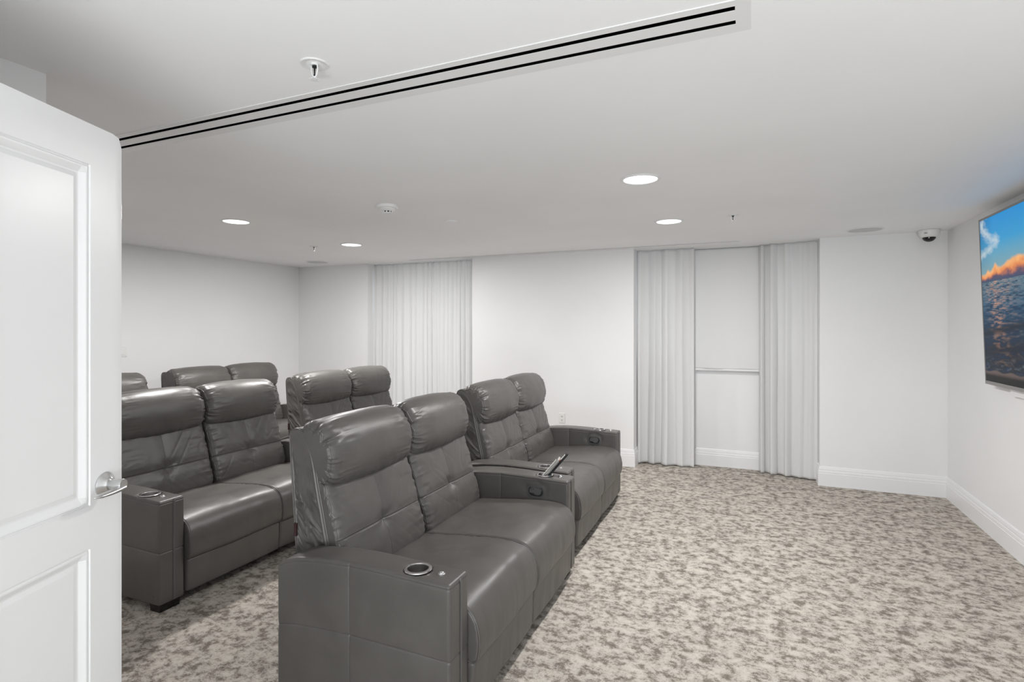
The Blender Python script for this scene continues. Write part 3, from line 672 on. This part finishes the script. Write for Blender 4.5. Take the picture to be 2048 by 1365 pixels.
def make_loveseat():
    root = empty('reclining_loveseat', (0, 0, 0))
    le = M['leather']
    # --- arms: outer face at y = 0 (near arm); the far one is mirrored
    CUP = (-0.175, 0.0705); BTN = (-0.075, 0.072)
    def arm(mir):
        zt = 0.592
        X = lines(-0.80, 0.0, 0.014, dense=(-0.44,), r=0.014); X = np.unique(np.concatenate([X, np.arange(CUP[0] - 0.056, CUP[0] + 0.056, 0.006)]))
        Y = lines(0.0, AW, 0.006, r=0.014); Z = lines(0.045, zt, 0.02, dense=(0.318, zt - 0.016), r=0.014)
        V, F, N = rbox(X, Y, Z, 0.014)
        x, y, z = V[:, 0].copy(), V[:, 1].copy(), V[:, 2].copy()
        V[:, 2] += arch(x) * (z - 0.045) / (zt - 0.045)
        side = np.clip(np.abs(N[:, 1]), 0, 1) ** 2
        front = np.clip(np.abs(N[:, 0]), 0, 1) ** 2
        d = np.zeros(len(V))
        # seams and the slight puff of the four panels between them
        gx = G(x + 0.44, 0.0028); gz = G(z - 0.318, 0.0028)
        d -= side * (0.0030 * gx + 0.0030 * gz) + front * 0.003 * gz
        d -= side * (0.003 * G(x + 0.44, 0.022) + 0.003 * G(z - 0.318, 0.022))
        d -= (side + front).clip(0, 1) * 0.0030 * G(z - (zt - 0.016), 0.0028)
        d += side * 0.0014 * fbm(x * 9, z * 9 + 3, y * 3 + mir)
        # a few pulls around the handle on the inner face
        inner = (N[:, 1] > 0.7)
        rad = np.hypot((x + 0.205) / 1.35, z - 0.515)
        d += inner * (-0.006 * G(rad - 0.048, 0.012))
        V += N * d[:, None]
        hole = (N[:, 2] > 0.7) & (np.hypot(x - CUP[0], y - CUP[1]) < 0.0500); V[hole, 2] -= 0.085
        dim = (N[:, 2] > 0.7) & ~hole; V[dim, 2] -= 0.003 * G(np.hypot(x - CUP[0], y - CUP[1])[dim] - 0.05, 0.014)
        if mir: V[:, 1] = AW - V[:, 1]
        yo = SW - AW if mir else 0.0
        o = obj('armrest', place(V, yo), F, le, root); fixn(o)
        fy = (lambda v: AW - v) if mir else (lambda v: v)
        def sub(name, mb, m, ang=35):
            W = np.array(mb.V, float); W[:, 1] = [fy(v) for v in W[:, 1]]; mb.V = [tuple(v) for v in place(W, yo)]
            return mb.build(name, m, o, ang=ang)
        # piping band down the front face with a stitched welt on each side
        P = [(0.0032, 0.083, z_) for z_ in np.linspace(0.055, zt - 0.02, 40)] + [(-0.001, 0.083, zt - 0.010), (-0.006, 0.083, zt - 0.004)]
        mb = MB(); mb2 = MB().tube(P, 0.0062, 10); W = np.array(mb2.V); W[:, 0] = 0.0005 + (W[:, 0] - 0.0005) * 0.45; mb.add(W, mb2.F)
        sub('piping_band', mb, M['thread'])
        zc = zt + float(arch(CUP[0]))
        mb = MB().lathe([(0.039, 0.001), (0.040, 0.0035), (0.046, 0.0042), (0.052, 0.003), (0.0535, 0.0), (0.052, -0.003), (0.040, -0.004)], 48, c=(CUP[0], CUP[1], zc))
        mb.lathe([(0.0392, 0.002), (0.0385, -0.004), (0.0375, -0.070), (0.033, -0.074), (0.0, -0.074)], 48, c=(CUP[0], CUP[1], zc))
        sub('cup_holder', mb, M['steel'])
        mb = MB().lathe([(0.0, 0.010), (0.006, 0.0095), (0.010, 0.007), (0.0115, 0.004), (0.0125, 0.0035), (0.0145, 0.0025), (0.015, -0.003), (0, -0.003)], 28, c=(BTN[0], BTN[1], zt + float(arch(BTN[0]))))
        sub('control_button', mb, M['chrome'])
        # recline handle on the inner face
        def stadium(cx, cz, w, h, n=14):
            r = h / 2; L_ = w / 2 - r
            return [(cx + L_ + r * math.cos(a), cz + r * math.sin(a)) for a in np.linspace(-math.pi / 2, math.pi / 2, n)] + [(cx - L_ + r * math.cos(a), cz + r * math.sin(a)) for a in np.linspace(math.pi / 2, 1.5 * math.pi, n)]
        hx, hz = -0.205, 0.512
        mb = MB().prism(stadium(hx, hz, 0.104, 0.066), AW - 0.012, AW - 0.0005, 'y')
        outr = stadium(hx, hz, 0.112, 0.074); inr = stadium(hx, hz, 0.098, 0.060); n = len(outr)
        V2 = [(u, AW - 0.006, v) for u, v in outr] + [(u, AW + 0.0045, v) for u, v in outr] + [(u, AW + 0.0045, v) for u, v in inr] + [(u, AW - 0.006, v) for u, v in inr]
        F2 = []
        for k in range(3):
            for i in range(n): F2.append((k * n + i, k * n + (i + 1) % n, (k + 1) * n + (i + 1) % n, (k + 1) * n + i))
        sub('recline_handle', mb, M['handle_black']); sub('handle_ring', MB().add(V2, F2), M['dark_plastic'])
        mb = MB().prism(stadium(hx + 0.010, hz, 0.050, 0.044), AW - 0.001, AW + 0.005, 'y').prism([(hx - 0.040, hz - 0.010), (hx - 0.008, hz - 0.010), (hx - 0.008, hz + 0.010), (hx - 0.040, hz + 0.010)], AW - 0.001, AW + 0.0065, 'y')
        sub('latch', mb, M['dark_plastic'])
        mb = MB().prism(stadium(-0.058, 0.088, 0.030, 0.012), -0.0022, 0.002, 'y'); sub('badge', mb, M['thread'])
        for lx in (-0.055, -0.70):
            mb = MB().box(lx - 0.05, lx + 0.035, 0.022, AW - 0.015, 0.0, 0.05)
            W = np.array(mb.V, float); W[:, 1] = [fy(v) for v in W[:, 1]]; W = W.copy(); lowm = W[:, 2] < 0.01; W[lowm, 0] = lx - 0.0075 + (W[lowm, 0] - (lx - 0.0075)) * 0.9
            mb.V = [tuple(v) for v in place(W, yo)]; mb.build('leg', M['wood_black'], root, smooth=False)
        return o
    arm(0); arm(1)
    MB().box(FX - 0.76, FX - 0.055, -SW / 2 + AW - 0.003, SW / 2 - AW + 0.003, 0.07, 0.30).build('base_frame', M['black'], root, smooth=False)
    hw = (SW - 2 * AW) / 4 - 0.002
    yc = [AW + hw + 0.002, SW - AW - hw - 0.002]
    def piping(P, y, off, parent, y0, disp=None, half=hw):
        R = ring_at(P, hw, y, off)
        if disp is not None:
            N = pnormals(P); seg = np.linalg.norm(np.roll(P, -1, 0) - P, axis=1); t = np.concatenate([[0], np.cumsum(seg)])[:-1]
            Q = shrink(P, N, disp(P, N, y, t, half - abs(y)), -off); R = np.stack([Q[:, 0], np.full(len(P), y), Q[:, 1]], -1)
        mb = MB().tube(R, 0.0036, 6, closed=True); mb.V = [tuple(v) for v in place(mb.V, y0)]
        return mb.build('piping', M['leather'], parent)
    def wrinkle(t, de, seed, f=34.0, reach=0.05, amp=0.006):
        n1 = fbm(t * f + seed, np.full_like(t, de * 7.0), seed, 2)
        return -amp * np.exp(-de / reach) * np.abs(n1) * 1.8 + amp * 0.5 * np.exp(-de / reach)
    # --- seats
    SP = resample([(-0.66, 0.30), (-0.665, 0.39), (-0.60, 0.425), (-0.45, 0.440), (-0.30, 0.455), (-0.16, 0.465), (-0.07, 0.463), (-0.010, 0.446), (0.028, 0.404), (0.044, 0.340), (0.042, 0.28), (0.030, 0.246), (0.000, 0.240), (-0.06, 0.262), (-0.30, 0.27), (-0.60, 0.275)], 190)
    for k in (0, 1):
        sd = 3.0 + 11 * k
        def dseat(P, N, y, t, de, sd=sd):
            top = np.clip(N[:, 1], 0, 1); fr = np.clip(N[:, 0], 0, 1)
            d = 0.010 * (1 - (y / hw) ** 2) * (top + 0.6 * fr)
            d = d + wrinkle(t, de, sd, 26, 0.03, 0.0035) * (top + fr).clip(0, 1)
            d = d + 0.004 * fbm(P[:, 0] * 5 + sd, y * 5, P[:, 1] * 5) * (top + fr)
            d = d + fr * 0.0025 * fbm(y * 22 + sd, P[:, 1] * 3, 0, 2)
            return d
        V, F = loft(SP, hw, 0.015, dseat, step=0.010, capbulge=0.0)
        o = obj('seat_cushion', place(V, yc[k]), F, le, root); fixn(o)
        for s in (-1, 1): piping(SP, s * (hw - 0.004), -0.0035, o, yc[k])
        # --- footrest panel below the seat
        X = lines(-0.055, 0.024, 0.012, r=0.016); Y = lines(-hw, hw, 0.008, r=0.016); Z = lines(0.062, 0.246, 0.012, r=0.016)
        V, F, N = rbox(X, Y, Z, 0.016); x, y, z = V.T.copy(); fr = np.clip(N[:, 0], 0, 1)
        d = fr * (0.005 * (1 - (y / hw) ** 2) + 0.0045 * fbm(y * 16 + sd * 3, z * 2.4, 0, 3) * np.clip((0.26 - z) / 0.1, 0.3, 1) - 0.0045 * np.abs(fbm(z * 60, y * 4, sd, 2)) * np.exp(-(hw - np.abs(y)) / 0.02))
        V += N * d[:, None]; V[:, 0] -= (0.246 - z) * 0.05
        obj('footrest', place(V, yc[k]), F, le, root)
    # --- backs
    SEAMZ = 0.605
    BPf = [(-0.61, 0.385), (-0.575, 0.43), (-0.578, 0.50), (-0.600, 0.575), (-0.622, 0.65), (-0.652, 0.74), (-0.685, 0.825), (-0.72, 0.868), (-0.765, 0.865), (-0.785, 0.80), (-0.765, 0.60), (-0.73, 0.43), (-0.67, 0.375)]
    BP = resample(BPf, 250, lambda x, z: 1 + 5 * G(z - SEAMZ, 0.014) * (x > -0.68))
    HP = resample([(-0.745, 0.824), (-0.700, 0.818), (-0.664, 0.842), (-0.645, 0.895), (-0.645, 0.955), (-0.664, 1.020), (-0.700, 1.066), (-0.750, 1.090), (-0.803, 1.088), (-0.845, 1.060), (-0.862, 1.01), (-0.852, 0.95), (-0.826, 0.87), (-0.79, 0.832)], 250)
    ZP = resample([(-0.80, 0.10), (-0.838, 0.40), (-0.862, 0.70), (-0.884, 0.98), (-0.880, 1.045), (-0.850, 1.066), (-0.812, 1.056), (-0.770, 1.01), (-0.742, 0.94), (-0.722, 0.84), (-0.690, 0.70), (-0.652, 0.52), (-0.640, 0.35), (-0.66, 0.10)], 420)
    hc = hw - 0.008
    for k in (0, 1):
        sd = 1.7 + 7 * k
        def dback(P, N, y, t, de, sd=sd):
            fr = np.clip(N[:, 0], 0, 1) ** 0.5
            xs_ = np.abs(y)
            d = 0.010 * np.sqrt(np.clip(1 - (y / hw) ** 2, 0, 1)) * fr
            gz = G(P[:, 1] - SEAMZ, 0.0030); wz = G(P[:, 1] - SEAMZ, 0.030)
            d = d - fr * (0.0045 * gz + 0.006 * wz) - fr * (0.0022 * G(y, 0.0028) + 0.003 * G(y, 0.03))
            d = d - fr * 0.013 * G(np.hypot(y, P[:, 1] - SEAMZ), 0.035)
            ang = np.arctan2(P[:, 1] - SEAMZ, y + 1e-4); rr = np.hypot(y, P[:, 1] - SEAMZ)
            d = d + fr * 0.004 * vnoise(ang * 1.9 + 3.0 * sd, rr * 6, sd) * G(rr - 0.06, 0.06)
            d = d + fr * wrinkle(t, de, sd, 26, 0.06, 0.013)
            d = d + fr * 0.004 * fbm(P[:, 1] * 9 + sd, y * 7, sd, 3)
            for an, sc_, am in ((0.9, 1.0, 0.005), (-0.7, 1.3, 0.004)):
                ua = (y * math.cos(an) + P[:, 1] * math.sin(an)); va = (-y * math.sin(an) + P[:, 1] * math.cos(an))
                rdg = 1 - np.abs(vnoise(va * 17 * sc_ + sd * 3, ua * 4.0, sd)) * 2.2
                d = d - fr * am * np.clip(rdg - 0.45, 0, 1) * np.clip(vnoise(ua * 5 + sd, va * 5, 2.0) + 0.25, 0, 1)
            top = np.clip((P[:, 1] - 0.74) / 0.1, 0, 1); d = d + fr * top * 0.004 * fbm(y * 24, P[:, 1] * 4, sd, 2)
            return d
        V, F = loft(BP, hc, 0.036, dback, step=0.007, dense=(0.0,))
        o = obj('back_cushion', place(V, yc[k]), F, le, root); fixn(o)
        for s in (-1, 1): piping(BP, s * (hc - 0.0055), -0.0169, o, yc[k], dback, hc)
        # stitched welts where the cushion's four panels meet
        i = np.where((BP[:, 0] > -0.69))[0]
        z_ = SEAMZ; zi = np.argmin(np.abs(BP[:, 1] - z_) + 10 * (BP[:, 0] < -0.69)); N = pnormals(BP)
        pts = []
        for y in np.linspace(-hc + 0.036, hc - 0.036, 60):
            dd = dback(BP, N, y, np.zeros(len(BP)), hw - abs(y))[zi - 3]
            q = BP[zi] + N[zi] * (dd + 0.0004) if True else 0
            pts.append((q[0], y, q[1] - 0.005))
        mb = MB().tube(pts, 0.0021, 6); mb.V = [tuple(v) for v in place(mb.V, yc[k])]; mb.build('seam', M['leather'], o)
        def dhead(P, N, y, t, de, sd=sd):
            c = 0.020 * np.clip(1 - np.abs(y / hw) ** 2.4, 0, 1) - 0.004
            d = np.full(len(P), c) + wrinkle(t, de, sd + 2, 34, 0.055, 0.017)
            d = d + 0.004 * fbm(P[:, 1] * 6 + sd, y * 5, P[:, 0] * 6 + sd, 3)
            low = G(P[:, 1] - 0.83, 0.03) * np.clip(N[:, 0], 0, 1); d = d + low * 0.004 * fbm(y * 40 + sd, 0, sd, 2)
            return d
        V, F = loft(HP, hc + 0.002, 0.052, dhead, step=0.008, caps=6, capbulge=0.003)
        o = obj('headrest', place(V, yc[k]), F, le, root); fixn(o)
        for s in (-1, 1): piping(HP, s * (hc + 0.002 - 0.0079), -0.0244, o, yc[k], dhead, hc + 0.002)
        def dshell(P, N, y, t, de, sd=sd): return 0.002 * fbm(P[:, 1] * 12, y * 8, sd, 2)
        def capw(t, f, s, R):
            env = min(1.0, max(0.0, (f - 0.10) / 0.12)); band = 0.005 * math.exp(-((f - 0.05) / 0.05) ** 2)
            x, z = R[:, 0], R[:, 2]; u = z + 0.75 * x + 0.012 * vnoise(x * 25, z * 12, s + 1)
            q = vnoise(u * 62, x * 8, s + 3) * 0.8 + 0.4 * vnoise(u * 120, x * 14, s + 8)
            return band + env * (0.001 + 0.0100 * q)
        V, F = loft(ZP, hw - 0.005, 0.012, dshell, step=0.02, caps=34, capbulge=0.0, capdisp=capw)
        o = obj('back_shell', place(V, yc[k]), F, le, root); fixn(o)
        for s in (-1, 1): piping(ZP, s * (hw - 0.008), -0.004, o, yc[k])
        if k == 0:
            mb = MB().box(-0.848, -0.834, -hw - 0.0055, -hw + 0.003, 0.60, 0.655); mb.V = [tuple(v) for v in place(mb.V, yc[k])]; mb.build('fabric_tag', M['red_tag'], o, smooth=False)
    return root

def copy_tree(o, parent=None):
    c = o.copy(); COL.objects.link(c)
    if parent: c.parent = parent
    for ch in list(o.children): copy_tree(ch, c)
    return c
proto = make_loveseat()
SEATS = [   # arm front x, near outer y, label
    (-0.985, 1.690, 'charcoal leather two-seat recliner nearest the camera, in the front row, remotes in its far arm'),
    (-1.065, 3.335, 'charcoal leather two-seat recliner at the far end of the front row, nearest the windows'),
    (-2.840, 1.910, 'charcoal leather two-seat recliner beside the open door, near end of the middle row'),
    (-2.950, 3.590, 'charcoal leather two-seat recliner at the window end of the middle row, only its back showing'),
    (-4.420, 1.900, 'charcoal leather recliner in the rear row, only a headrest corner showing beside the door'),
    (-4.540, 3.530, 'charcoal leather two-seat recliner at the window end of the rear row, against the left wall'),
]
for k, (fx, y0, lab) in enumerate(SEATS):
    o = proto if k == 0 else copy_tree(proto)
    o.location = (fx - FX, y0 + SW / 2, 0); o.rotation_euler = (0, 0, math.radians((0.9, 0.5, 0.4, 0.4, 0, 0)[k]))
    tag(o, lab, 'loveseat', 'reclining loveseats in three rows')

# ------------------------------------------------------------------ remotes in the cup holder
def remote(name, base, length, w, th, lean, yaw, body, label, red):
    t = empty(name, base, label, 'remote', 'remotes in the cup holder')
    R = Matrix.Rotation(math.radians(yaw), 3, 'Z') @ Matrix.Rotation(-math.radians(lean), 3, 'Y') @ Matrix.Rotation(math.radians(9), 3, 'X')
    # local: x along the remote, z = face normal
    V, F, N = rbox(lines(0, length, 0.02, r=0.006, nr=3), lines(-w / 2, w / 2, 0.01, r=0.006, nr=3), lines(-th, 0, 0.006, r=0.006, nr=3), 0.006)
    rot = lambda V: np.asarray(V, float) @ np.array(R).T
    obj('body', rot(V), F, body, t)
    mb = MB().box(0.012, length - 0.012, -w / 2 + 0.005, w / 2 - 0.005, -0.001, 0.0012); mb.V = [tuple(v) for v in rot(mb.V)]; mb.build('face_plate', M['black_plastic'], t, smooth=False)
    rows = int((length - 0.03) / 0.014)
    for i in range(rows):
        for j in range(3):
            x = 0.02 + i * 0.014; y = (j - 1) * w * 0.27
            mb = MB().box(x, x + 0.0075, y - w * 0.09, y + w * 0.09, 0.001, 0.0035); mb.V = [tuple(v) for v in rot(mb.V)]
            mb.build('button', M['button_red'] if (red and i == rows - 4) else M['button_white'], t, smooth=False)
_a = math.radians(0.9); _lx, _ly = FX - 0.175, SW / 2 - 0.0705
ZC = 0.592 + float(arch(-0.175)) - 0.074
CX = -0.985 - FX + _lx * math.cos(_a) - _ly * math.sin(_a); CY = 1.690 + SW / 2 + _lx * math.sin(_a) + _ly * math.cos(_a)
remote('remote_control', (CX - 0.0255, CY, ZC + 0.051), 0.180, 0.040, 0.016, 50, 4, M['silver'], 'silver-edged remote control leaning in the steel cup holder', False)
remote('remote_control', (CX - 0.024, CY, ZC + 0.021), 0.262, 0.036, 0.013, 50, 4, M['black_plastic'], 'longer black remote control sticking up beneath the silver-edged one', True)
